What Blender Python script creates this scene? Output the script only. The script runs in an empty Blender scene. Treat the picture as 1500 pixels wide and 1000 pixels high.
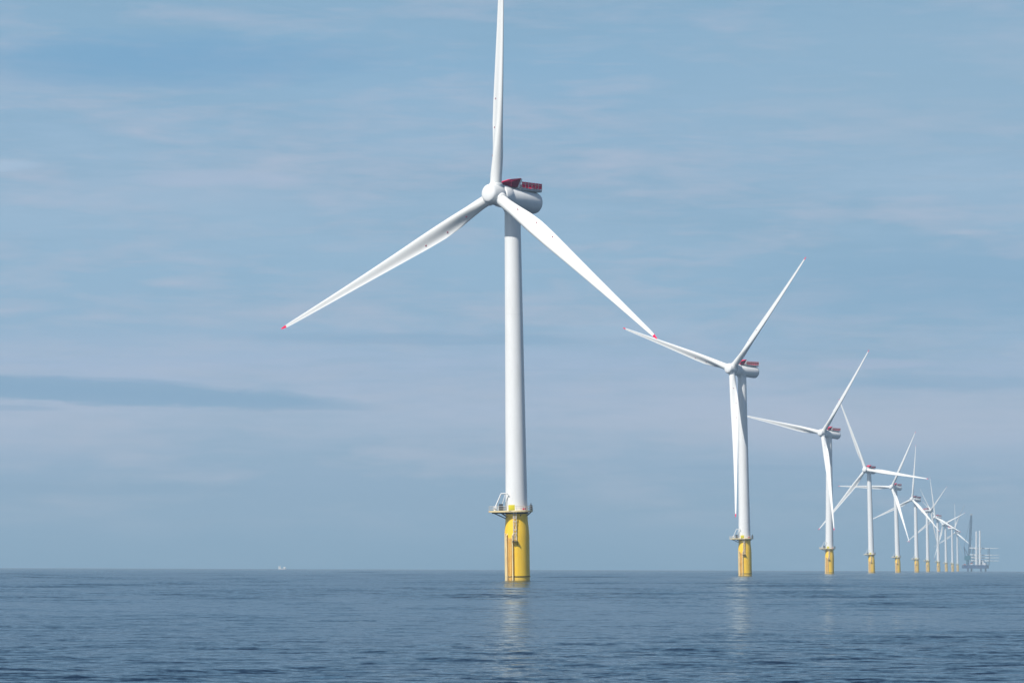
import bpy, bmesh, math, random
import numpy as np
from mathutils import Matrix, Vector

random.seed(7)
rng = np.random.default_rng(11)
scene = bpy.context.scene
col = scene.collection
R = math.radians

# ------------------------------------------------------------------ camera
EYE = 3.6
cam_d = bpy.data.cameras.new("camera")
cam_d.sensor_width = 36.0
cam_d.lens = 144.0
cam_d.clip_start = 1.0
cam_d.clip_end = 60000.0
cam = bpy.data.objects.new("camera", cam_d)
cam.location = (0, 0, EYE)
cam.rotation_euler = (R(90 + 3.17), R(-0.19), 0)
col.objects.link(cam)
scene.camera = cam

# ------------------------------------------------------------------ light
SUN_AZ = R(222)        # clockwise from +Y (north): behind the camera, to the left
SUN_EL = R(48)
sd = bpy.data.lights.new("sun", 'SUN')
sd.energy = 5.0
sd.angle = R(0.53)
sd.color = (1.0, 0.955, 0.89)
sun = bpy.data.objects.new("sun", sd)
to_sun = Vector((math.sin(SUN_AZ) * math.cos(SUN_EL), math.cos(SUN_AZ) * math.cos(SUN_EL), math.sin(SUN_EL)))
sun.rotation_euler = to_sun.to_track_quat('Z', 'Y').to_euler()
sun.location = (0, 0, 400)
col.objects.link(sun)

scene.view_settings.view_transform = 'Standard'
scene.view_settings.look = 'None'
scene.view_settings.exposure = 0.0
scene.view_settings.gamma = 1.0


def N(nt, typ, **kw):
    n = nt.nodes.new(typ)
    for k, v in kw.items():
        if k.startswith("i_"):
            n.inputs[k[2:].replace("_", " ")].default_value = v
        else:
            setattr(n, k, v)
    return n


def math_node(nt, op, a, b=None, clamp=False):
    n = nt.nodes.new('ShaderNodeMath')
    n.operation = op
    n.use_clamp = clamp
    for i, v in enumerate((a, b)):
        if v is None:
            continue
        if isinstance(v, (int, float)):
            n.inputs[i].default_value = v
        else:
            nt.links.new(v, n.inputs[i])
    return n.outputs[0]


def ramp(nt, fac, stops):
    n = nt.nodes.new('ShaderNodeValToRGB')
    els = n.color_ramp.elements
    while len(els) < len(stops):
        els.new(0.5)
    for e, (p, c) in zip(els, stops):
        e.position = p
        e.color = (*c, 1) if len(c) == 3 else c
    nt.links.new(fac, n.inputs[0])
    return n.outputs[0]


def mix(nt, fac, a, b, mode='MIX'):
    n = nt.nodes.new('ShaderNodeMix')
    n.data_type = 'RGBA'
    n.blend_type = mode
    for idx, v in ((0, fac), (6, a), (7, b)):
        if isinstance(v, (int, float)):
            n.inputs[idx].default_value = v
        elif isinstance(v, tuple):
            n.inputs[idx].default_value = (*v, 1)
        else:
            nt.links.new(v, n.inputs[idx])
    return n.outputs[2]


def srgb(r, g, b):
    f = lambda c: (c / 255 / 12.92) if c <= 10 else ((c / 255 + 0.055) / 1.055) ** 2.4
    return (f(r), f(g), f(b))


# ------------------------------------------------------------------ world: sky + thin stratus
SKY_STRENGTH = 0.10
world = bpy.data.worlds.new("World")
scene.world = world
world.use_nodes = True
nt = world.node_tree
nt.nodes.clear()
out = N(nt, 'ShaderNodeOutputWorld')
bg = N(nt, 'ShaderNodeBackground')
bg.inputs['Strength'].default_value = SKY_STRENGTH
nt.links.new(bg.outputs[0], out.inputs[0])
sky = N(nt, 'ShaderNodeTexSky')
sky.sky_type = 'NISHITA'
sky.sun_disc = False
sky.sun_elevation = SUN_EL
sky.sun_rotation = SUN_AZ
sky.air_density = 1.0
sky.dust_density = 1.0
sky.ozone_density = 1.0

tc = N(nt, 'ShaderNodeTexCoord')
sep = N(nt, 'ShaderNodeSeparateXYZ')
nt.links.new(tc.outputs['Generated'], sep.inputs[0])
el = math_node(nt, 'ARCSINE', sep.outputs[2])
az = math_node(nt, 'ARCTAN2', sep.outputs[0], sep.outputs[1])
eld = math_node(nt, 'MULTIPLY', el, 180 / math.pi)      # degrees
azd = math_node(nt, 'MULTIPLY', az, 180 / math.pi)


def sky_vec(sx, sy, ox=0.0, oy=0.0, skew=0.0):
    c = N(nt, 'ShaderNodeCombineXYZ')
    nt.links.new(math_node(nt, 'ADD', math_node(nt, 'MULTIPLY', azd, sx), ox), c.inputs[0])
    y = math_node(nt, 'ADD', math_node(nt, 'MULTIPLY', eld, sy), oy)
    if skew:
        y = math_node(nt, 'ADD', y, math_node(nt, 'MULTIPLY', azd, skew))
    nt.links.new(y, c.inputs[1])
    return c.outputs[0]


def sky_noise(vec, detail, rough, dist=0.0, scale=1.0):
    n = N(nt, 'ShaderNodeTexNoise')
    n.inputs['Scale'].default_value = scale
    n.inputs['Detail'].default_value = detail
    n.inputs['Roughness'].default_value = rough
    n.inputs['Distortion'].default_value = dist
    nt.links.new(vec, n.inputs['Vector'])
    return n.outputs[0]


def lin(c):          # a wanted on-screen sky colour -> value before the strength
    r = srgb(*c)
    return tuple(v / SKY_STRENGTH for v in r)


# thin overcast veil: its colour by elevation (0..9 degrees), then on to a dimmed vault
e01 = math_node(nt, 'DIVIDE', eld, 10.0, clamp=True)
K = 4.0
veil = ramp(nt, e01, [(0.000, tuple(v / K for v in lin((112, 157, 186)))),
                      (0.050, tuple(v / K for v in lin((124, 165, 194)))),
                      (0.126, tuple(v / K for v in lin((147, 176, 203)))),
                      (0.200, tuple(v / K for v in lin((174, 190, 212)))),
                      (0.280, tuple(v / K for v in lin((166, 187, 213)))),
                      (0.340, tuple(v / K for v in lin((148, 181, 208)))),
                      (0.420, tuple(v / K for v in lin((147, 182, 209)))),
                      (0.540, tuple(v / K for v in lin((159, 187, 212)))),
                      (0.700, tuple(v / K for v in lin((138, 177, 207)))),
                      (0.820, tuple(v / K for v in lin((141, 177, 205)))),
                      (1.000, tuple(v / K for v in lin((135, 173, 203))))])
veil = mix(nt, 1.0, veil, (K, K, K), 'MULTIPLY')
clear = mix(nt, 0.08, tuple(lin((130, 170, 200))), sky.outputs[0])
pale = mix(nt, 0.04, tuple(lin((179, 191, 212))), sky.outputs[0])

n1 = sky_noise(sky_vec(0.10, 0.55, 3.1, 1.7, 0.012), 4.0, 0.5, 0.6)
n2 = sky_noise(sky_vec(0.30, 1.5, 7.3, 4.2, -0.02), 5.0, 0.55, 0.5)
n4 = sky_noise(sky_vec(1.3, 11.0, 5.3, 2.2, 0.1), 5.0, 0.65, 0.4)
n3 = sky_noise(sky_vec(0.8, 5.0, 1.3, 9.2, 0.03), 4.0, 0.6, 0.3)
dark = math_node(nt, 'ADD', math_node(nt, 'MULTIPLY', n1, 0.52), math_node(nt, 'ADD', math_node(nt, 'MULTIPLY', n2, 0.33), math_node(nt, 'MULTIPLY', n4, 0.15)))
f_clear = ramp(nt, dark, [(0.43, (0, 0, 0)), (0.60, (1, 1, 1))])
f_clear = math_node(nt, 'MULTIPLY', f_clear, 0.75)
c1 = mix(nt, f_clear, veil, clear)
f_pale = ramp(nt, math_node(nt, 'ADD', math_node(nt, 'MULTIPLY', n2, 0.6), math_node(nt, 'MULTIPLY', n3, 0.4)),
              [(0.47, (0, 0, 0)), (0.66, (1, 1, 1))])
hi = ramp(nt, math_node(nt, 'DIVIDE', eld, 10.0, clamp=True), [(0.03, (0, 0, 0)), (0.12, (1, 1, 1)), (0.6, (1, 1, 1)), (1.0, (.4, .4, .4))])
f_pale = math_node(nt, 'MULTIPLY', math_node(nt, 'MULTIPLY', f_pale, hi), 0.70)
c2 = mix(nt, f_pale, c1, pale)


# a long blue-grey wedge of cloud low on the left, and smaller ones
def wedge(c_in, a0, a1, e0, thick, tilt, strength, colr, hard=0.6):
    mid = (a0 + a1) / 2
    half = (a1 - a0) / 2
    u = math_node(nt, 'DIVIDE', math_node(nt, 'SUBTRACT', azd, mid), half)
    wob = math_node(nt, 'MULTIPLY', math_node(nt, 'SUBTRACT', math_node(nt, 'ADD', math_node(nt, 'MULTIPLY', n3, 0.55), math_node(nt, 'MULTIPLY', n4, 0.45)), 0.5), thick * 1.5)
    e = math_node(nt, 'SUBTRACT', math_node(nt, 'SUBTRACT', eld, e0), math_node(nt, 'MULTIPLY', u, tilt))
    v = math_node(nt, 'DIVIDE', math_node(nt, 'ADD', e, wob), thick)
    d = math_node(nt, 'ADD', math_node(nt, 'MULTIPLY', u, u), math_node(nt, 'MULTIPLY', v, v))
    f = ramp(nt, d, [(hard, (1, 1, 1)), (1.0, (0, 0, 0))])
    return mix(nt, math_node(nt, 'MULTIPLY', f, strength), c_in, colr)


c2 = wedge(c2, -10.8, -1.6, 2.46, 0.19, -0.21, 0.85, lin((132, 169, 199)), 0.5)
c2 = wedge(c2, -9.6, -2.6, 2.45, 0.10, -0.15, 0.35, lin((130, 168, 199)), 0.1)
c2 = wedge(c2, -7.2, -4.2, 2.60, 0.05, -0.05, 0.5, lin((140, 173, 203)), 0.3)
c2 = wedge(c2, -8.0, -6.1, 2.20, 0.05, 0.0, 0.5, lin((140, 172, 201)), 0.3)
c2 = wedge(c2, -9.5, -2.6, 1.10, 0.09, 0.0, 0.45, lin((134, 168, 196)), 0.2)
c2 = wedge(c2, -4.4, 2.6, 3.20, 0.10, 0.0, 0.55, lin((134, 171, 201)), 0.2)
c2 = wedge(c2, 1.9, 4.6, 1.42, 0.05, 0.0, 0.4, lin((130, 166, 196)), 0.2)
c2 = wedge(c2, 4.0, 8.2, 2.60, 0.13, 0.0, 0.5, lin((134, 171, 201)), 0.2)
c2 = wedge(c2, 2.5, 10.5, 4.0, 0.75, 0.1, 0.5, lin((132, 171, 202)), 0.0)
c2 = wedge(c2, -8.4, -1.4, 7.05, 0.45, 0.05, 0.75, lin((118, 166, 203)), 0.0)
c2 = wedge(c2, -7.9, -6.5, 5.55, 0.10, 0.03, 0.6, lin((172, 197, 221)), 0.2)
c2 = wedge(c2, -5.6, -2.6, 5.42, 0.14, 0.0, 0.5, lin((170, 188, 213)), 0.2)
c2 = wedge(c2, 0.4, 2.9, 3.34, 0.18, 0.05, 0.5, lin((168, 192, 216)), 0.1)
c2 = wedge(c2, 4.1, 6.0, 2.86, 0.09, 0.0, 0.6, lin((172, 187, 212)), 0.2)
c2 = wedge(c2, -7.5, -2.0, 5.2, 0.35, 0.0, 0.3, lin((168, 190, 214)), 0.0)
c2 = wedge(c2, 0.8, 8.5, 2.05, 0.45, 0.0, 0.5, lin((180, 191, 210)), 0.0)
c2 = wedge(c2, 1.0, 11.0, 6.8, 1.3, 0.0, 0.5, lin((150, 181, 205)), 0.0)
# overhead, out of view, clear sky is dimmed to darken the sea's reflections
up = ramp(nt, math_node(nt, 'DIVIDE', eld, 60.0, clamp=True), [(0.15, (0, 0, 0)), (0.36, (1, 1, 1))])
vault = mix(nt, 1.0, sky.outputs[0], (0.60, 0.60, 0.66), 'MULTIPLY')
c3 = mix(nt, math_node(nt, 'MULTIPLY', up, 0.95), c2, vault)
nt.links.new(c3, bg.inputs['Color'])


# ------------------------------------------------------------------ materials
def new_mat(name):
    m = bpy.data.materials.new(name)
    m.use_nodes = True
    n = m.node_tree
    b = n.nodes['Principled BSDF']
    return m, n, b


def paint(name, base, rough=0.4, dirt=None, dirt_amt=0.25, scale=0.35, stretch=0.25, metallic=0.0, spec=0.4):
    m, n, b = new_mat(name)
    b.inputs['Roughness'].default_value = rough
    b.inputs['Metallic'].default_value = metallic
    b.inputs['Specular IOR Level'].default_value = spec
    t = N(n, 'ShaderNodeTexCoord')
    mp = N(n, 'ShaderNodeMapping')
    mp.inputs['Scale'].default_value = (scale, scale, scale * stretch)
    n.links.new(t.outputs['Object'], mp.inputs[0])
    nz = N(n, 'ShaderNodeTexNoise')
    nz.inputs['Scale'].default_value = 1.0
    nz.inputs['Detail'].default_value = 6
    nz.inputs['Roughness'].default_value = 0.65
    n.links.new(mp.outputs[0], nz.inputs['Vector'])
    f = ramp(n, nz.outputs[0], [(0.48, (0, 0, 0)), (0.75, (1, 1, 1))])
    d = dirt or tuple(c * 0.6 for c in base)
    c = mix(n, math_node(n, 'MULTIPLY', f, dirt_amt), base, d)
    n.links.new(c, b.inputs['Base Color'])
    r = math_node(n, 'ADD', math_node(n, 'MULTIPLY', nz.outputs[0], 0.2), rough - 0.1)
    n.links.new(r, b.inputs['Roughness'])
    return m


WHITE = paint("white_paint", (0.80, 0.81, 0.80), 0.38, (0.62, 0.62, 0.58), 0.35)
BLADE = paint("blade_gelcoat", (0.80, 0.81, 0.79), 0.36, (0.66, 0.66, 0.62), 0.35, scale=0.5, stretch=0.12)
GREY = paint("grey_paint", (0.42, 0.44, 0.45), 0.5)
DARK = paint("dark_steel", (0.06, 0.07, 0.08), 0.5)
RED = paint("red_paint", (0.90, 0.014, 0.10), 0.6, (0.5, 0.01, 0.05), 0.4, spec=0.15)
MAROON = paint("maroon_panel", (0.24, 0.003, 0.05), 0.6, (0.12, 0.003, 0.03), 0.5, spec=0.2)
PALE = paint("galvanised_rail", (0.66, 0.63, 0.57), 0.5)
SIGN = paint("bright_yellow_panel", (0.85, 0.72, 0.03), 0.45, (0.6, 0.5, 0.03), 0.3)
RUST = paint("rusty_ladder", (0.82, 0.55, 0.25), 0.7, (0.40, 0.14, 0.05), 0.7, scale=1.5)
FENDER = paint("pale_yellow_fender", (0.85, 0.70, 0.38), 0.55, (0.5, 0.25, 0.1), 0.7, scale=1.0)
WEED = paint("waterline_growth", (0.16, 0.12, 0.03), 0.8, (0.05, 0.06, 0.02), 0.6, scale=1.2)
HULL = paint("blue_hull_paint", (0.015, 0.06, 0.17), 0.5, (0.08, 0.05, 0.06), 0.4, scale=0.15)
TEAL = paint("teal_crane_paint", (0.01, 0.15, 0.20), 0.5)
BOOM = paint("grey_blue_boom_paint", (0.015, 0.06, 0.12), 0.5)
DECKRED = paint("deck_cargo_red", (0.42, 0.10, 0.08), 0.6)
GLASS = paint("dark_window_glass", (0.02, 0.03, 0.04), 0.15)


def yellow_mat():
    m, n, b = new_mat("yellow_foundation_paint")
    t = N(n, 'ShaderNodeTexCoord')
    mp = N(n, 'ShaderNodeMapping')
    mp.inputs['Scale'].default_value = (1.1, 1.1, 0.09)
    n.links.new(t.outputs['Object'], mp.inputs[0])
    nz = N(n, 'ShaderNodeTexNoise')
    nz.inputs['Scale'].default_value = 1.0
    nz.inputs['Detail'].default_value = 6
    nz.inputs['Roughness'].default_value = 0.7
    n.links.new(mp.outputs[0], nz.inputs['Vector'])
    streak = ramp(n, nz.outputs[0], [(0.50, (0, 0, 0)), (0.70, (1, 1, 1))])
    n2 = N(n, 'ShaderNodeTexNoise')
    n2.inputs['Scale'].default_value = 0.35
    n2.inputs['Detail'].default_value = 5
    n.links.new(t.outputs['Object'], n2.inputs['Vector'])
    fade = ramp(n, n2.outputs[0], [(0.35, (0, 0, 0)), (0.7, (1, 1, 1))])
    c = mix(n, math_node(n, 'MULTIPLY', fade, 0.4), (0.97, 0.59, 0.022), (0.97, 0.68, 0.08))
    c = mix(n, math_node(n, 'MULTIPLY', streak, 0.22), c, (0.52, 0.25, 0.03))
    # duller, less saturated tone toward the waterline
    sp = N(n, 'ShaderNodeSeparateXYZ')
    n.links.new(t.outputs['Object'], sp.inputs[0])
    z = math_node(n, 'ADD', sp.outputs[2], math_node(n, 'MULTIPLY', n2.outputs[0], 1.2))
    zf = ramp(n, math_node(n, 'DIVIDE', z, 5.0, clamp=True), [(0.20, (1, 1, 1)), (0.42, (0, 0, 0))])
    c = mix(n, math_node(n, 'MULTIPLY', zf, 0.45), c, (0.62, 0.46, 0.20))
    n.links.new(c, b.inputs['Base Color'])
    b.inputs['Roughness'].default_value = 0.42
    return m


YELLOW = yellow_mat()


def sea_mat():
    m, n, b = new_mat("sea_water")
    n.nodes.remove(b)
    body = N(n, 'ShaderNodeBsdfDiffuse')
    body.inputs['Color'].default_value = (0.005, 0.017, 0.040, 1)
    gl = N(n, 'ShaderNodeBsdfGlossy')
    gl.inputs['Roughness'].default_value = 0.08
    gl.inputs['Color'].default_value = (0.83, 0.94, 1.0, 1)
    fr = N(n, 'ShaderNodeFresnel')
    fr.inputs['IOR'].default_value = 1.23
    ms = N(n, 'ShaderNodeMixShader')
    n.links.new(math_node(n, 'MULTIPLY', fr.outputs[0], 0.71), ms.inputs[0])
    n.links.new(body.outputs[0], ms.inputs[1])
    n.links.new(gl.outputs[0], ms.inputs[2])
    n.links.new(ms.outputs[0], n.nodes['Material Output'].inputs[0])
    g = N(n, 'ShaderNodeNewGeometry')

    def noise(sx, sy, detail, rough=0.5, rot=0.0, off=0.0):
        mp = N(n, 'ShaderNodeMapping')
        mp.inputs['Scale'].default_value = (sx, sy, 1.0)
        mp.inputs['Rotation'].default_value = (0, 0, R(rot))
        mp.inputs['Location'].default_value = (off, off * 0.7, 0)
        n.links.new(g.outputs['Position'], mp.inputs[0])
        a = N(n, 'ShaderNodeTexNoise')
        a.inputs['Scale'].default_value = 1.0
        a.inputs['Detail'].default_value = detail
        a.inputs['Roughness'].default_value = rough
        n.links.new(mp.outputs[0], a.inputs['Vector'])
        return a

    # wind lanes: where the breeze roughens the water and where it lies slick
    lane = math_node(n, 'ADD', math_node(n, 'MULTIPLY', noise(0.030, 0.014, 4, 0.6, 6).outputs[0], 0.6),
                     math_node(n, 'MULTIPLY', noise(0.006, 0.0022, 3, 0.55, -4, 31.0).outputs[0], 0.4))
    lane = ramp(n, lane, [(0.34, (0.35, 0.35, 0.35)), (0.66, (1, 1, 1))])

    # wavelet slopes steepened over the nearest few hundred metres, added to darken the foreground
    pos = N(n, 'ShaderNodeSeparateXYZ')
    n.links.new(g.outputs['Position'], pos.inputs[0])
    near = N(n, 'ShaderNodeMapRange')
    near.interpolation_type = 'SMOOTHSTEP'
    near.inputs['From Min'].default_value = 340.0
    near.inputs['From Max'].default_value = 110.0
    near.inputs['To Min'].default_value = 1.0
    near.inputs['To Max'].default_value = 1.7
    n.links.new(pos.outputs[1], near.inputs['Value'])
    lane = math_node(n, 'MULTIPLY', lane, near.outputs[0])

    def vmath(op, a, c):
        v = N(n, 'ShaderNodeVectorMath')
        v.operation = op
        n.links.new(a, v.inputs[0])
        if isinstance(c, tuple):
            v.inputs[1].default_value = c
        else:
            n.links.new(c, v.inputs['Scale'] if op == 'SCALE' else v.inputs[1])
        return v.outputs[0]

    # wavelet slopes at two sizes, laid straight onto the normal
    s1 = vmath('SUBTRACT', noise(0.9, 1.6, 3, 0.55, 8).outputs['Color'], (0.5, 0.5, 0.5))
    s2 = vmath('SUBTRACT', noise(3.6, 6.0, 2, 0.5, -12, 7.0).outputs['Color'], (0.5, 0.5, 0.5))
    s1 = vmath('MULTIPLY', s1, (0.95, 0.54, 0.0))
    s2 = vmath('MULTIPLY', s2, (0.60, 0.32, 0.0))
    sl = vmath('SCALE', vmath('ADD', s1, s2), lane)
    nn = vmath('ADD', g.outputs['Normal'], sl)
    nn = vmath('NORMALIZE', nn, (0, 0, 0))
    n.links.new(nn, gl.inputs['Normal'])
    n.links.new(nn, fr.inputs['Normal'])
    return m


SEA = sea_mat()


# ------------------------------------------------------------------ helpers
def link(name, bm, mat, parent=None, smooth=True, auto=True):
    me = bpy.data.meshes.new(name)
    bmesh.ops.recalc_face_normals(bm, faces=bm.faces)
    bm.to_mesh(me)
    bm.free()
    me.materials.append(mat)
    if smooth:
        for p in me.polygons:
            p.use_smooth = True
        if auto:
            try:
                me.set_sharp_from_angle(angle=R(35))
            except Exception:
                pass
    o = bpy.data.objects.new(name, me)
    col.objects.link(o)
    if parent is not None:
        o.parent = parent
    return o


def box(bm, c, s, rot=None, bevel=0.0):
    r = bmesh.ops.create_cube(bm, size=1.0)
    vs = r['verts']
    bmesh.ops.scale(bm, vec=s, verts=vs)
    if bevel:
        es = list({e for v in vs for e in v.link_edges})
        rb = bmesh.ops.bevel(bm, geom=es, offset=bevel, segments=2, affect='EDGES', profile=0.6)
        vs = list({v for f in rb['faces'] for v in f.verts} | {v for v in vs if v.is_valid})
    if rot is not None:
        bmesh.ops.transform(bm, matrix=rot.to_4x4() if isinstance(rot, Matrix) else rot, verts=vs)
    bmesh.ops.translate(bm, vec=c, verts=vs)


def tube(bm, a, b, r0, r1=None, seg=10):
    a, b = Vector(a), Vector(b)
    r1 = r0 if r1 is None else r1
    d = b - a
    q = d.to_track_quat('Z', 'Y').to_matrix().to_4x4()
    bmesh.ops.create_cone(bm, cap_ends=True, segments=seg, radius1=r0, radius2=r1, depth=d.length,
                          matrix=Matrix.Translation((a + b) / 2) @ q)


def polytube(bm, pts, r, seg=8):
    for a, b in zip(pts[:-1], pts[1:]):
        tube(bm, a, b, r, seg=seg)


def lathe(bm, prof, seg=48, axis='Z', caps=True):
    """prof: list of (radius, height)."""
    rings = []
    for r, h in prof:
        ring = []
        for k in range(seg):
            a = 2 * math.pi * k / seg
            p = (r * math.cos(a), r * math.sin(a), h) if axis == 'Z' else (r * math.cos(a), h, r * math.sin(a))
            ring.append(bm.verts.new(p))
        rings.append(ring)
    for A, B in zip(rings[:-1], rings[1:]):
        for k in range(seg):
            bm.faces.new((A[k], A[(k + 1) % seg], B[(k + 1) % seg], B[k]))
    if caps:
        bm.faces.new(rings[0])
        bm.faces.new(rings[-1])


def prism(bm, pts, z0, z1):
    lo = [bm.verts.new((x, y, z0)) for x, y in pts]
    hi_ = [bm.verts.new((x, y, z1)) for x, y in pts]
    k = len(pts)
    bm.faces.new(lo)
    bm.faces.new(hi_)
    for i in range(k):
        bm.faces.new((lo[i], lo[(i + 1) % k], hi_[(i + 1) % k], hi_[i]))


def thing(name, label, cat, loc, group=None):
    o = bpy.data.objects.new(name, None)
    o.empty_display_size = 5
    o.location = loc
    o['label'] = label
    o['category'] = cat
    if group:
        o['group'] = group
    col.objects.link(o)
    return o


# ------------------------------------------------------------------ sea
def build_sea():
    step = 0.0032
    WAVE_SLOPE = 0.046
    r = [34.0]
    while r[-1] < 14000:
        r.append(r[-1] * (1 + step))
    r = np.array(r)
    fine = np.arange(-0.30, 0.3001, 0.0014)
    coarse_r = [0.30]
    s = 0.002
    while coarse_r[-1] < 2 * math.pi - 0.30 - 0.05:
        coarse_r.append(coarse_r[-1] + s)
        s = min(s * 1.15, 0.05)
    ang = np.concatenate([fine, np.array(coarse_r[1:])])     # clockwise from +Y
    A, RR = np.meshgrid(ang, r)
    X = RR * np.sin(A)
    Y = RR * np.cos(A)
    Z = np.zeros_like(X)
    nw = 230
    lam = np.exp(np.linspace(np.log(0.9), np.log(70), nw))
    wind = R(186)
    cell1 = r * step
    for k in range(nw):
        th = wind + rng.normal(0, 0.34)
        kx, ky = math.sin(th), math.cos(th)
        w = 2 * math.pi / lam[k]
        ratio = lam[k] / cell1
        keep = np.clip((ratio - 2.2) / 1.5, 0, 1) * np.clip(1.25 - np.log(np.maximum(ratio, 1) / 7.0) * 0.75, 0.04, 1)
        rows = np.nonzero(keep > 0)[0]
        sel = slice(rows[0], rows[-1] + 1)
        amp = WAVE_SLOPE * lam[k] / (2 * math.pi) * math.sqrt(2 / 75) * rng.uniform(0.6, 1.4)
        phi = rng.uniform(0, 6.28)
        sn = np.sin((X[sel] * kx + Y[sel] * ky) * w + phi)
        Z[sel] += keep[sel][:, None] * amp * sn
    # gentle patchiness
    patch = 0.75 + 0.35 * np.sin(X * 0.021 + 1.3) * np.sin(Y * 0.013 + 0.4) + 0.2 * np.sin(X * 0.05 - Y * 0.032)
    Z *= patch
    nr, na = X.shape
    co = np.stack([X, Y, Z], -1).reshape(-1, 3)
    co = np.vstack([co, [[0, 0, 0]]])
    i = np.arange(nr - 1)[:, None] * na
    j = np.arange(na)[None, :]
    j2 = (j + 1) % na
    quads = np.stack([i + j, i + na + j, i + na + j2, i + j2], -1).reshape(-1, 4)
    c = nr * na
    tris = np.stack([np.full(na, c), np.arange(na), (np.arange(na) + 1) % na], -1)
    me = bpy.data.meshes.new("sea")
    nv = len(co)
    nl = quads.size + tris.size
    npoly = len(quads) + len(tris)
    me.vertices.add(nv)
    me.vertices.foreach_set("co", co.astype(np.float32).ravel())
    me.loops.add(nl)
    me.loops.foreach_set("vertex_index", np.concatenate([quads.ravel(), tris.ravel()]).astype(np.int32))
    me.polygons.add(npoly)
    ls = np.concatenate([np.arange(len(quads)) * 4, quads.size + np.arange(len(tris)) * 3])
    me.polygons.foreach_set("loop_start", ls.astype(np.int32))
    me.update(calc_edges=True)
    me.polygons.foreach_set("use_smooth", np.ones(npoly, dtype=bool))
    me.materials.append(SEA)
    me.validate()
    o = bpy.data.objects.new("sea", me)
    o['kind'] = 'structure'
    o['label'] = 'calm grey-blue sea with low streaky ripples out to the horizon'
    col.objects.link(o)
    nz = me.polygons[0].normal.z
    if nz < 0:
        me.flip_normals()
    return o


build_sea()

# ------------------------------------------------------------------ wind turbine
HUB_H = 106.7
TILT = R(5)
ROTOR_R = 79.3
OVERHANG = 7.2
DECK_Z = 19.6


def section(t, n=40):
    """closed blade section at t = r / R; X to the trailing edge, Y upwind."""
    T = [0.028, 0.07, 0.12, 0.18, 0.25, 0.33, 0.45, 0.60, 0.75, 0.88, 0.955, 0.985, 1.0]
    CH = [3.2, 3.2, 3.55, 4.2, 4.55, 4.3, 3.55, 2.7, 1.95, 1.35, 1.0, 0.7, 0.3]
    TH = [1.0, 1.0, 0.78, 0.52, 0.38, 0.31, 0.26, 0.23, 0.21, 0.19, 0.18, 0.18, 0.18]
    TW = [17, 17, 16.5, 14.5, 11.5, 9, 6, 3.5, 1.6, 0.4, 0, 0, 0]
    BL = [1, 1, 0.55, 0.18, 0.0, 0, 0, 0, 0, 0, 0, 0, 0]
    ch, th, tw, bl = (np.interp(t, T, v) for v in (CH, TH, TW, BL))
    pts = []
    tw = R(tw + 6.0)
    for k in range(n):
        a = 2 * math.pi * k / n
        x = 0.5 * (1 + math.cos(a))          # 1 at the trailing edge
        yt = 5 * th * (0.2969 * math.sqrt(max(x, 0)) - 0.126 * x - 0.3516 * x * x + 0.2843 * x ** 3 - 0.1015 * x ** 4) + 0.004
        if math.sin(a) >= 0:                 # pressure side, upwind
            y = yt * 1.1 - 0.29 * th * math.sin(math.pi * x * x)
        else:
            y = -yt * 1.1
        y -= 0.02 * math.sin(math.pi * x) * 0.5
        cx, cy = 0.5 * math.cos(a), 0.5 * math.sin(a)
        px = (x - 0.36) * (1 - bl) + cx * bl
        py = y * (1 - bl) + cy * bl
        px, py = px * ch, py * ch
        pts.append((px * math.cos(tw) + py * math.sin(tw), -px * math.sin(tw) + py * math.cos(tw)))
    r = t * ROTOR_R
    off = math.tan(R(4.3)) * r + 2.5 * t * t
    return [(x, y + off, r) for x, y in pts]


def blade_mesh(t0, t1, steps):
    bm = bmesh.new()
    prev = None
    first = None
    for i in range(steps + 1):
        t = t0 + (t1 - t0) * i / steps
        ring = [bm.verts.new(p) for p in section(t)]
        if prev:
            k = len(ring)
            for j in range(k):
                bm.faces.new((prev[j], prev[(j + 1) % k], ring[(j + 1) % k], ring[j]))
        else:
            first = ring
        prev = ring
    bm.faces.new(first)
    bm.faces.new(prev)
    return bm


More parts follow.
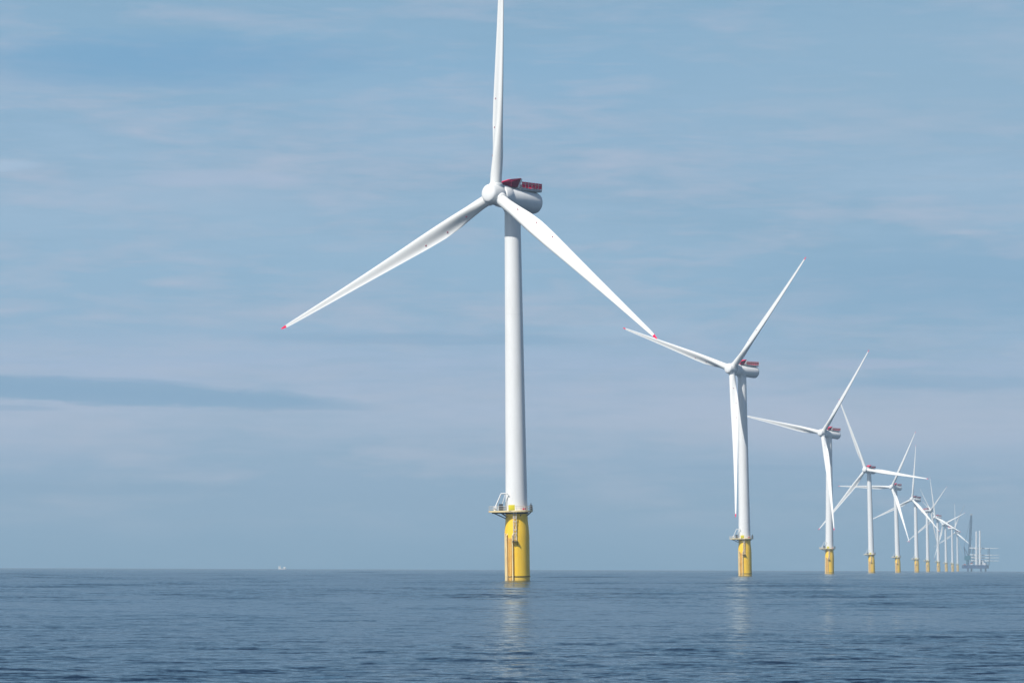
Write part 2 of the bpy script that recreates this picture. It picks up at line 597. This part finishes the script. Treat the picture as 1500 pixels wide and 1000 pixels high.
def build_turbine():
    root = thing("wind_turbine", "", "wind turbine", (0, 0, 0))
    # ---- yellow foundation
    bm = bmesh.new()
    lathe(bm, [(3.45, -3.0), (3.45, 12.2), (3.42, 13.4), (3.3, 14.8), (3.12, 16.6), (3.05, 18.2), (3.05, DECK_Z - 0.5)], 64)
    fnd = link("foundation", bm, YELLOW, root)
    bm = bmesh.new()
    lathe(bm, [(3.455, 1.25), (3.55, 1.28), (3.55, 1.55), (3.455, 1.58)], 64, caps=False)
    link("waterline_ring", bm, WEED, fnd)
    # boat landing: two fender tubes standing off the shell, toward the camera's left
    la = R(212)                        # outward direction, from +X counter-clockwise
    rad = Vector((math.cos(la - R(0)), math.sin(la), 0))
    # the landing faces forward-left
    rad = Vector((-0.55, -0.835, 0))
    tan = Vector((rad.y, -rad.x, 0))
    tan = -tan if tan.x < 0 else tan
    bm = bmesh.new()
    for s in (-1, 1):
        p = rad * 3.755 + tan * (s * 0.95)
        tube(bm, p + Vector((0, 0, -1.5)), p + Vector((0, 0, 12.6)), 0.21, seg=14)
        tube(bm, p + Vector((0, 0, 12.6)), p - rad * 1.0 + Vector((0, 0, 13.6)), 0.21, seg=14)
        for z in (1.6, 5.2, 8.8, 12.0):
            tube(bm, p + Vector((0, 0, z)), p - rad * 1.0 + Vector((0, 0, z)), 0.12, seg=10)
    link("boat_landing", bm, FENDER, fnd)
    bm = bmesh.new()
    for s in (-1, 1):
        p = rad * 3.75 + tan * (s * 0.32)
        tube(bm, p + Vector((0, 0, -0.5)), p + Vector((0, 0, 12.2)), 0.075, seg=8)
    z = 0.2
    while z < 12.1:
        p = rad * 3.75
        tube(bm, p - tan * 0.32 + Vector((0, 0, z)), p + tan * 0.32 + Vector((0, 0, z)), 0.05, seg=6)
        z += 0.45
    link("ladder", bm, RUST, fnd)
    # caged upper ladder from the little rest platform to the deck
    up_dir = Vector((-0.14, -0.99, 0)).normalized()
    up_t = Vector((0.99, -0.14, 0))
    bm = bmesh.new()
    for s in (-1, 1):
        p = up_dir * 3.6 + up_t * (s * 0.42)
        tube(bm, p + Vector((0, 0, 11.4)), p + Vector((0, 0, DECK_Z - 0.2)), 0.10, seg=8)
    z = 11.6
    while z < DECK_Z - 0.3:
        tube(bm, up_dir * 3.6 - up_t * .42 + Vector((0, 0, z)), up_dir * 3.6 + up_t * .42 + Vector((0, 0, z)), 0.06, seg=6)
        z += 0.42
    for z in np.arange(13.2, DECK_Z - 0.3, 1.1):      # cage hoops
        pts = []
        for k in range(9):
            a = math.pi * k / 8
            pts.append(up_dir * (3.6 + 0.5 * math.sin(a)) + up_t * (0.45 * math.cos(a)) + Vector((0, 0, z)))
        polytube(bm, pts, 0.05, 6)
    link("ladder", bm, PALE, fnd)
    bm = bmesh.new()
    c = up_dir * 3.9
    rotm = Matrix.Rotation(math.atan2(up_t.y, up_t.x), 4, 'Z')
    box(bm, c + Vector((0, 0, 11.1)), (1.5, 1.0, 0.2), rotm)
    for s in (-1, 1):
        tube(bm, up_dir * 3.3 + up_t * .6 * s + Vector((0, 0, 10.0)), up_dir * 4.5 + up_t * .6 * s + Vector((0, 0, 11.05)), 0.1, seg=6)
    link("rest_platform", bm, DARK, fnd)
    # cable tube
    bm = bmesh.new()
    p = Vector((1.2, -3.55, 0))
    p = Vector((-3.2, -1.75, 0))
    tube(bm, p + Vector((0, 0, -2)), p + Vector((0, 0, 13.4)), 0.2, seg=10)
    link("cable_tube", bm, FENDER, fnd)

    # ---- platform
    pts = []
    for k in range(24):
        a = 2 * math.pi * k / 24
        x, y = 4.5 * math.cos(a), 4.5 * math.sin(a)
        pts.append((x, y))
    pts = [p for p in pts if not (p[0] < -2.0 and p[1] < 1.9)]
    # insert the lay-down extension on the left
    ext = [(-7.7, 1.2), (-7.7, -3.2), (-2.2, -4.1)]
    out_pts = []
    for i, p in enumerate(pts):
        out_pts.append(p)
        q = pts[(i + 1) % len(pts)]
        if p[0] < 0 and p[1] > 0 and q[1] < 0:
            out_pts += ext
    bm = bmesh.new()
    prism(bm, out_pts, DECK_Z - 0.45, DECK_Z)
    plat = link("platform", bm, FENDER, root, smooth=False)
    bm = bmesh.new()
    k = len(out_pts)
    for i in range(k):
        a, b = Vector((*out_pts[i], 0)) * 0.985, Vector((*out_pts[(i + 1) % k], 0)) * 0.985
        for zz, rr in ((0.55, 0.045), (1.15, 0.055)):
            tube(bm, a + Vector((0, 0, DECK_Z + zz)), b + Vector((0, 0, DECK_Z + zz)), rr, seg=6)
        n = max(1, int(round((b - a).length / 1.3)))
        for q in range(n):
            p = a.lerp(b, q / n)
            tube(bm, p + Vector((0, 0, DECK_Z)), p + Vector((0, 0, DECK_Z + 1.15)), 0.05, seg=6)
    link("railing", bm, PALE, plat)
    bm = bmesh.new()
    for (x, y) in ((-6.6, 0.4), (-6.6, -2.4), (-4.6, -2.8)):
        tube(bm, (x, y, DECK_Z - 0.46), (x * 0.45, y * 0.45, DECK_Z - 2.2), 0.13, seg=8)
    for a in (20, 90, 160, 290, 335):
        x, y = 4.3 * math.cos(R(a)), 4.3 * math.sin(R(a))
        tube(bm, (x, y, DECK_Z - 0.46), (x * 0.68, y * 0.68, DECK_Z - 1.6), 0.11, seg=8)
    box(bm, (-4.5, -0.9, DECK_Z - 0.62), (4.6, 0.25, 0.32))
    lathe(bm, [(3.06, DECK_Z - 0.95), (3.3, DECK_Z - 0.9), (3.3, DECK_Z - 0.5), (3.06, DECK_Z - 0.47)], 48, caps=False)
    link("support_bracket", bm, DARK, plat)
    # davit crane: white slewing post, raised boom, kinked jib
    bm = bmesh.new()
    P = lambda x, z, y=-2.6: Vector((x, y, DECK_Z + z))
    tube(bm, P(-5.9, 0), P(-5.75, 1.2), 0.32, 0.26, 12)
    tube(bm, P(-5.75, 1.1), P(-4.2, 4.7), 0.22, 0.17, 10)
    tube(bm, P(-4.25, 4.65), P(-2.5, 4.75), 0.19, 0.15, 10)
    tube(bm, P(-2.55, 4.78), P(-2.15, 4.2), 0.14, 0.12, 8)
    tube(bm, P(-3.0, 4.7), P(-3.95, 1.6), 0.10, 0.08, 8)
    box(bm, P(-5.9, 0.9), (0.9, 0.8, 0.7), bevel=0.08)
    link("davit_crane", bm, WHITE, plat)
    bm = bmesh.new()
    box(bm, (-4.3, -3.0, DECK_Z + 0.95), (1.15, 0.8, 1.8), bevel=0.05)
    box(bm, (-3.55, -3.1, DECK_Z + 0.6), (0.3, 0.6, 1.2), bevel=0.03)
    link("cabinet", bm, DARK, plat)
    bm = bmesh.new()
    box(bm, (4.0, -0.9, DECK_Z + 0.75), (0.75, 0.9, 1.5), bevel=0.05)
    tube(bm, (4.0, -0.9, DECK_Z + 1.5), (4.0, -0.9, DECK_Z + 2.0), 0.12, seg=8)
    link("cabinet", bm, DARK, plat)
    bm = bmesh.new()
    box(bm, (-1.35, -4.35, DECK_Z + 0.78), (1.75, 0.10, 1.5), Matrix.Identity(3), bevel=0.02)
    link("panel", bm, SIGN, plat)
    bm = bmesh.new()
    box(bm, (2.1, -3.75, DECK_Z + 0.4), (0.9, 0.25, 0.5), Matrix.Rotation(R(28), 3, 'Z'), bevel=0.03)
    link("life_raft_box", bm, RED, plat)

    # ---- tower
    top_z = HUB_H - 3.4
    bm = bmesh.new()
    prof = []
    for i in range(25):
        f = i / 24
        z = DECK_Z + (top_z - DECK_Z) * f
        prof.append((3.05 + (2.2 - 3.05) * f ** 0.92, z))
    lathe(bm, prof, 72)
    tw = link("tower", bm, WHITE, root)
    for f in (0.0035, 0.31, 0.65):
        bm = bmesh.new()
        z = DECK_Z + (top_z - DECK_Z) * f
        r_ = 3.05 + (2.2 - 3.05) * f ** 0.92
        lathe(bm, [(r_ - .02, z - 0.10), (r_ + 0.018, z - 0.09), (r_ + 0.018, z + 0.09), (r_ - .02, z + 0.10)], 72, caps=False)
        link("flange", bm, WHITE, tw)
    bm = bmesh.new()                                # access door with its landing
    a = R(196)
    rotm = Matrix.Rotation(a - math.pi / 2, 3, 'Z')
    box(bm, Vector((3.02 * math.cos(a), 3.02 * math.sin(a), DECK_Z + 1.3)), (1.0, 0.16, 2.3), rotm, bevel=0.05)
    link("door", bm, GREY, tw)

    # ---- nacelle: local Y is upwind, origin at the rotor centre
    bm = bmesh.new()
    lathe(bm, [(2.1, -1.55), (2.95, -1.6), (3.12, -1.9), (3.15, -4.2), (3.05, -4.5), (2.98, -4.6), (2.98, -4.9), (3.04, -5.0),
               (3.04, -15.6), (3.0, -16.4), (2.86, -16.95), (2.55, -17.3), (2.1, -17.4)], 56, axis='Y')
    # yaw collar
    q = Matrix.Rotation(-TILT, 4, 'X')
    lo = q @ Vector((0, -OVERHANG, 0))
    tube(bm, (0, -OVERHANG * 1.0, -2.4), (0, -OVERHANG * 1.0 - 0.25, -3.45), 2.55, 2.28, 40)
    nac = link("nacelle", bm, WHITE, root)
    # cooler: inverted wedge on top, tilted back
    bm = bmesh.new()
    prof = [(-4.0, 2.75), (-4.0, 4.1), (-7.9, 5.5), (-6.6, 2.9)]
    W = 2.25
    L = [bm.verts.new((-W, y, z)) for y, z in prof]
    RR = [bm.verts.new((W, y, z)) for y, z in prof]
    bm.faces.new(L)
    bm.faces.new(RR)
    for i in range(4):
        bm.faces.new((L[i], L[(i + 1) % 4], RR[(i + 1) % 4], RR[i]))
    link("cooler", bm, MAROON, nac, smooth=False)
    bm = bmesh.new()                               # its bright red top lip and white back frame
    d = Vector((0, -3.9, 1.4))
    ang = math.atan2(d.z, -d.y)
    box(bm, Vector((0, -5.95, 4.88)), (4.7, 4.18, 0.16), Matrix.Rotation(-ang, 3, 'X'))
    link("cooler_lip", bm, RED, nac, smooth=False)
    bm = bmesh.new()
    d2 = Vector((0, 1.3, -2.6))
    ang2 = math.atan2(-1.3, 2.6)
    box(bm, Vector((0, -7.6, 4.15)), (4.8, 0.45, 2.9), Matrix.Rotation(-ang2, 3, 'X'), bevel=0.05)
    box(bm, Vector((1.9, -8.2, 3.3)), (0.25, 1.6, 1.2))
    box(bm, Vector((-1.9, -8.2, 3.3)), (0.25, 1.6, 1.2))
    link("cooler_frame", bm, WHITE, nac, smooth=False)
    # hoist deck
    LEVEL = Matrix.Translation((0, -10, 2.8)) @ Matrix.Rotation(-R(4), 4, 'X') @ Matrix.Translation((0, 10, -2.8))
    bm = bmesh.new()
    box(bm, Vector((0, -12.3, 2.85)), (4.9, 9.2, 0.75), bevel=0.06)
    bmesh.ops.transform(bm, matrix=LEVEL, verts=bm.verts)
    link("hoist_deck", bm, GREY, nac, smooth=False)
    bm = bmesh.new()
    z0, z1 = 3.25, 4.95
    x0, ya, yb = 2.4, -8.3, -16.9
    for s in (-1, 1):
        for i in range(6):
            y_a = ya + (yb - ya) * i / 6 - 0.03
            y_b = ya + (yb - ya) * (i + 1) / 6 + 0.03
            box(bm, Vector((s * x0, (y_a + y_b) / 2, (z0 + z1) / 2)), (0.07, abs(y_a - y_b), z1 - z0 - 0.25))
    for i in range(3):
        xa = -x0 + 2 * x0 * i / 3
        box(bm, Vector((xa + x0 / 3, yb, (z0 + z1) / 2)), (2 * x0 / 3 - 0.25, 0.07, z1 - z0 - 0.25))
    bmesh.ops.transform(bm, matrix=LEVEL, verts=bm.verts)
    link("guard_panel", bm, RED, nac, smooth=False)
    bm = bmesh.new()
    for s in (-1, 1):
        for i in range(7):
            y_ = ya + (yb - ya) * i / 6
            tube(bm, (s * (x0 + 0.05), y_, z0 - 0.3), (s * (x0 + 0.05), y_, z1), 0.075, seg=6)
        tube(bm, (s * (x0 + .06), ya, z1 - 0.62), (s * (x0 + .06), yb, z1 - 0.62), 0.07, seg=6)
    bmesh.ops.transform(bm, matrix=LEVEL, verts=bm.verts)
    link("guard_rail", bm, PALE, nac)
    bm = bmesh.new()                               # weather mast
    tube(bm, (0.6, -8.6, 3.1), (0.6, -8.6, 5.6), 0.07, seg=6)
    tube(bm, (-0.8, -8.6, 5.3), (1.2, -8.6, 5.3), 0.06, seg=6)
    box(bm, Vector((1.2, -8.6, 5.55)), (0.3, 0.3, 0.45))
    box(bm, Vector((-0.8, -8.6, 5.55)), (0.3, 0.3, 0.45))
    link("weather_mast", bm, GREY, nac)

    # ---- hub with spinner
    bm = bmesh.new()
    lathe(bm, [(2.45, -1.45), (2.75, -1.2), (2.9, -0.4), (2.9, 0.7), (2.78, 1.7), (2.62, 2.5), (2.45, 2.95), (2.2, 3.2),
               (1.6, 3.42), (0.8, 3.52), (0.05, 3.55)], 56, axis='Y')
    for i in range(3):
        a = 2 * math.pi * i / 3
        d = Vector((math.sin(a), 0, math.cos(a)))
        off = Vector((0, 0.12, 0))
        tube(bm, d * 1.2 + off * 0.8, d * 2.95 + off, 1.98, 1.86, 40)
        tube(bm, d * 2.95 + off, d * 3.25 + off * 1.2, 1.86, 1.72, 40)
    hub = link("hub", bm, WHITE, root)

    # ---- blades
    b0 = link("blade", blade_mesh(0.028, 0.978, 64), BLADE, root)
    t0 = link("blade_tip", blade_mesh(0.978, 1.0, 8), RED, b0)
    for t, xo in ((0.135, 0.25), (0.235, 0.35), (0.335, 0.38)):
        sec = section(t)
        k = min(range(40), key=lambda i: abs(sec[i][0] - (xo * 4.2)) + (10 if i >= 20 else 0))
        p = Vector(sec[k])
        bm = bmesh.new()
        bmesh.ops.create_uvsphere(bm, u_segments=12, v_segments=8, radius=0.27)
        bmesh.ops.scale(bm, vec=(1, 0.3, 1), verts=bm.verts)
        bmesh.ops.translate(bm, vec=p, verts=bm.verts)
        link("lightning_receptor", bm, MAROON, b0)
    return root


def copy_tree(o, parent=None, drop=()):
    c = o.copy()
    col.objects.link(c)
    c.parent = parent
    for ch in o.children:
        if ch.name.split('.')[0] not in drop:
            copy_tree(ch, c, drop)
    return c


def pose(root, x, y, lean, yaw, az_deg):
    root.location = (x, y, 0)
    root.rotation_euler = (0, lean, 0)
    yw = R(yaw)
    h = Vector((math.cos(yw), -math.sin(yw), 0))
    n = Vector((-math.sin(yw) * math.cos(TILT), -math.cos(yw) * math.cos(TILT), math.sin(TILT)))
    u = (-h).cross(n)
    B = Matrix((-h, n, u)).transposed().to_4x4()
    C = Vector((0, 0, HUB_H)) + Vector((n.x, n.y, 0)).normalized() * OVERHANG
    M = Matrix.Translation(C) @ B
    nb = 0
    for ch in root.children:
        base = ch.name.split('.')[0]
        if base == 'nacelle':
            ch.matrix_local = M
        elif base == 'hub':
            ch.matrix_local = M @ Matrix.Rotation(-R(az_deg), 4, 'Y')
        elif base == 'blade':
            ch.matrix_local = M @ Matrix.Rotation(-R(az_deg + 120 * nb), 4, 'Y')
            nb += 1


G = "offshore wind turbines in a receding row"
proto = build_turbine()
proto['group'] = G
b_first = [c for c in proto.children if c.name == 'blade'][0]
for _ in range(2):
    copy_tree(b_first, proto)

# x px in the photo, distance (m), lean, yaw, rotor angle
ROW = [
    (1.54, 1133, -0.017, 40.5, 3.9, "nearest and tallest white wind turbine, its top blade rising out of the frame"),
    (120.1, 2113, -0.016, 49, 47.9, "second largest white wind turbine, one blade hanging straight down before its tower"),
    (240.1, 3102, -0.002, 48.5, 40.7, "third largest wind turbine, its lowest blade crossing its own tower diagonally"),
    (371.9, 4240, -0.026, 34.5, -20.8, "fourth wind turbine in the row, one long blade pointing right, another up-left"),
    (481.6, 5118, -0.030, 44, 32.5, "fifth wind turbine in the row, one blade held level to the left"),
    (592.2, 6000, -0.020, 47, 8, "sixth wind turbine in the row, one blade nearly upright above dark nacelle"),
    (725.0, 7150, -0.014, -104, -60, "wind turbine seen almost edge-on from behind, two blades in a narrow V"),
    (835.0, 8030, -0.020, 46, -7, "hazy wind turbine just right of the one with blades in a narrow V"),
    (990.0, 9350, -0.020, 50, 72, "small hazy wind turbine, third of the row counting back from the crane vessel"),
    (1085.0, 10100, -0.015, -60, 164, "small hazy wind turbine facing right, one blade pointing down towards the crane vessel"),
    (1228.0, 11300, -0.015, 46, 0, "faintest and farthest wind turbine of the row, closest to the crane vessel"),
]
F = 6000.0
turbines = [proto]
for i in range(1, len(ROW)):
    turbines.append(copy_tree(proto, None, ('lightning_receptor', 'weather_mast', 'life_raft_box', 'door') if i > 4 else ()))
for o, (x, d, lean, yaw, a, label) in zip(turbines, ROW):
    o['label'] = label
    o['group'] = G
    pose(o, x, d, lean, yaw, a)


# ------------------------------------------------------------------ jack-up crane vessel far off
VX, VY = (1428 - 750) / F * 10500, 10500.0
vr = thing("jack_up_vessel", "hazy blue jack-up crane vessel on legs at the far end of the turbine row", "ship", (VX, VY, 0))
bm = bmesh.new()
hullp = [(-33, -18), (26, -18), (33, -8), (33, 8), (26, 18), (-33, 18)]
prism(bm, hullp, 8.0, 16.5)
hull = link("hull", bm, HULL, vr, smooth=False)
bm = bmesh.new()
for i, (x, y) in enumerate(hullp):
    q = hullp[(i + 1) % 6]
    a, b = Vector((x, y, 17.8)), Vector((*q, 17.8))
    tube(bm, a, b, 0.15, seg=6)
    for k in range(8):
        p = a.lerp(b, k / 8)
        tube(bm, p - Vector((0, 0, 1.3)), p, 0.1, seg=6)
link("deck_railing", bm, PALE, hull)
for (x, y) in ((-21, -14), (-9, 14), (12, -14), (27, 13)):
    bm = bmesh.new()
    tube(bm, (x, y, -6), (x, y, 24), 2.3, seg=16)
    for z in (18, 20.5, 23):
        tube(bm, (x, y, z), (x, y, z + 0.8), 2.9, seg=16)
    link("leg", bm, HULL, vr)
bm = bmesh.new()
box(bm, (13, -5, 21.5), (12, 18, 10), bevel=0.3)
box(bm, (13, -5, 28.0), (9, 14, 3), bevel=0.3)
dh = link("deckhouse", bm, WHITE, vr, smooth=False)
bm = bmesh.new()
for z in (19, 22.5):
    for x in (9, 11.7, 14.3, 17):
        box(bm, (x, -14.02, z), (1.4, 0.1, 1.1))
box(bm, (13, -12.03, 28.2), (7.5, 0.1, 1.4))
link("window", bm, GLASS, dh, smooth=False)
bm = bmesh.new()
tube(bm, (13, -5, 29.4), (13, -5, 38), 0.35, seg=8)
tube(bm, (10.5, -5, 35), (15.5, -5, 35), 0.2, seg=6)
link("mast", bm, WHITE, dh)
bm = bmesh.new()                                    # crane pedestal and house
tube(bm, (-21, -5, 16.5), (-21, -5, 29), 4.2, 3.6, seg=20)
box(bm, (-21, -5, 34.5), (15, 10, 11), bevel=0.5)
box(bm, (-16, -9, 37), (4, 4, 4), bevel=0.3)
crane = link("crane", bm, TEAL, vr, smooth=False)
bm = bmesh.new()                                    # lattice boom
A0, A1 = Vector((-17, -5, 39)), Vector((-11.0, -5, 144))
ax = (A1 - A0).normalized()
sx = Vector((0, 1, 0)).cross(ax).normalized()
sy = Vector((0, 1, 0))


def chord(t, i):
    w = 2.1 * min(1, 0.35 + t * 6) * (1 if t < 0.9 else 1 - (t - 0.9) * 4)
    s = ((-1, -1), (1, -1), (1, 1), (-1, 1))[i % 4]
    return A0.lerp(A1, t) + sx * (s[0] * w) + sy * (s[1] * w)


nb = 26
for i in range(4):
    for k in range(nb):
        tube(bm, chord(k / nb, i), chord((k + 1) / nb, i), 0.75, seg=6)
        tube(bm, chord(k / nb, i), chord((k + 1) / nb, i + 1), 0.5, seg=6)
        tube(bm, chord(k / nb, i), chord(k / nb, i + 1), 0.30, seg=6)
link("boom", bm, BOOM, crane)
bm = bmesh.new()
box(bm, A1 + Vector((0, 0, 1.5)), (6, 5, 4), bevel=0.5)
link("boom_head", bm, GREY, crane, smooth=False)
bm = bmesh.new()                                    # A-frame and stays
for s in (-4, 4):
    tube(bm, (-27, -5 + s, 40), (-30, -5 + s * 0.4, 63), 0.8, seg=8)
    tube(bm, (-19, -5 + s, 40), (-30, -5 + s * 0.4, 63), 0.7, seg=8)
    tube(bm, (-30, -5 + s * 0.4, 63), A1 + Vector((-1, s * 0.4, 0)), 0.16, seg=6)
tube(bm, A1 + Vector((1.5, 0, 0)), A1 + Vector((1.5, 0, -60)), 0.12, seg=6)
box(bm, A1 + Vector((1.5, 0, -61)), (1.6, 1.6, 3))
link("gantry", bm, BOOM, crane)
bm = bmesh.new()                                    # rack carrying the blades
for x in (-6, 34):
    for y in (-14, 15):
        tube(bm, (x, y, 16.5), (x, y, 60), 0.7, seg=8)
    for z in (26.5, 34, 41, 58):
        tube(bm, (x, -14, z), (x, 15, z), 0.5, seg=8)
link("blade_rack", bm, BOOM, vr)


def loose(name, label, cat, bm, mat, loc, group, rot=None):
    o = link(name, bm, mat, None)
    o.location = loc
    if rot is not None:
        o.rotation_euler = rot
    o['label'] = label
    o['category'] = cat
    o['group'] = group
    return o


for (x, h_, z, lab) in ((0.5, 86, 18.5, "white tower section standing on the crane vessel, left of the pair"),
                        (9.5, 88, 18.5, "white tower section standing on the crane vessel, right of the pair")):
    bm = bmesh.new()
    lathe(bm, [(2.9, 0), (2.9, 2), (2.75, h_ * 0.5), (2.3, h_ - 0.5), (2.3, h_)], 32)
    for f in (0.33, 0.66):
        lathe(bm, [(2.8, h_ * f), (2.95, h_ * f + .1), (2.95, h_ * f + .6), (2.8, h_ * f + .7)], 32, caps=False)
    loose("tower_section", lab, "tower section", bm, WHITE, (VX + x, VY - 15.5, 16.5), "tower sections standing on the crane vessel")
for z, x0, lab in ((59.6, -17, "uppermost white turbine blade in the rack on the crane vessel, well above the others"),
                   (42.4, -16, "second highest white turbine blade racked on the crane vessel"),
                   (35.4, -16, "white turbine blade racked on the crane vessel, just under the second highest"),
                   (27.9, -15, "lowest white turbine blade racked over the stern of the crane vessel")):
    bm = blade_mesh(0.028, 1.0, 30)
    loose("turbine_blade", lab, "blade", bm, BLADE, (VX + x0 - 2, VY - 8, z), "spare blades racked on the crane vessel", (0, R(90), 0))
# deck cargo
for k, (x, y, z, s, mt, lab) in enumerate((
        (-29, -12, 16.5, (6, 2.6, 2.8), DECKRED, "red container at the left end of the crane vessel's deck"),
        (-12, -15, 16.5, (6, 2.6, 2.8), WHITE, "white container on the crane vessel's deck, left of the tower sections"),
        (-12, -11, 16.5, (5.5, 2.6, 5.6), DECKRED, "tall red container stack between the crane and the tower sections"),
        (21, -14.5, 16.5, (6, 2.6, 5.0), WHITE, "pale cargo unit on the crane vessel's deck, right of the white deckhouse"))):
    bm = bmesh.new()
    box(bm, (0, 0, s[2] / 2), s, bevel=0.08)
    for q in range(12):
        box(bm, (-s[0] / 2 + 0.3 + q * (s[0] - 0.6) / 11, -s[1] / 2 - 0.04, s[2] / 2), (0.2, 0.1, s[2] - 0.5))
    loose("cargo_container", lab, "container", bm, mt, (VX + x, VY + y, z), "containers on the crane vessel's deck").data.shade_flat()

# ------------------------------------------------------------------ small white boat on the horizon
BX, BY = (414 - 750) / F * 9500, 9500.0
br = thing("work_boat", "tiny white work boat on the horizon, alone at the left", "boat", (BX, BY, 0))
bm = bmesh.new()
secs = [(-9, 2.6, 2.6), (-4, 3.0, 2.3), (2, 3.0, 2.4), (6, 2.2, 3.1), (9.2, 0.15, 3.9)]
prev = None
for x, w, hgt in secs:
    ring = [bm.verts.new(p) for p in ((x, -w, hgt), (x, -w * 0.75, -0.8), (x, w * 0.75, -0.8), (x, w, hgt))]
    if prev:
        for j in range(4):
            bm.faces.new((prev[j], prev[(j + 1) % 4], ring[(j + 1) % 4], ring[j]))
    else:
        bm.faces.new(ring)
    prev = ring
bm.faces.new(prev)
link("hull", bm, WHITE, br, smooth=False)
bm = bmesh.new()
box(bm, (-6, 0, 4.9), (5.2, 4.2, 5.0), bevel=0.3)
box(bm, (5.2, 0, 4.2), (5.0, 3.6, 3.2), bevel=0.3)
cab = link("cabin", bm, WHITE, br, smooth=False)
bm = bmesh.new()
box(bm, (-6, -2.13, 6.0), (4.2, 0.08, 1.0))
link("window", bm, GLASS, cab, smooth=False)
bm = bmesh.new()
tube(bm, (-5, 0, 7.4), (-5, 0, 11), 0.18, seg=8)
tube(bm, (-6.2, 0, 10), (-3.8, 0, 10), 0.1, seg=6)
link("mast", bm, WHITE, cab)

# ------------------------------------------------------------------ sea haze
bm = bmesh.new()
box(bm, (0, 0, 97), (29000, 29000, 206))
hz = link("haze", bm, WHITE, None, smooth=False)
hz.data.materials.clear()
hm = bpy.data.materials.new("haze_air")
hm.use_nodes = True
n = hm.node_tree
n.nodes.clear()
o_ = N(n, 'ShaderNodeOutputMaterial')
pv = N(n, 'ShaderNodeVolumePrincipled')
pv.inputs['Color'].default_value = (0.63, 0.84, 1.0, 1)
pv.inputs['Density'].default_value = 6.8e-5
pv.inputs['Anisotropy'].default_value = 0.0
n.links.new(pv.outputs[0], o_.inputs['Volume'])
hz.data.materials.append(hm)
hz['kind'] = 'stuff'
hz['label'] = 'thin blue sea haze over the water'
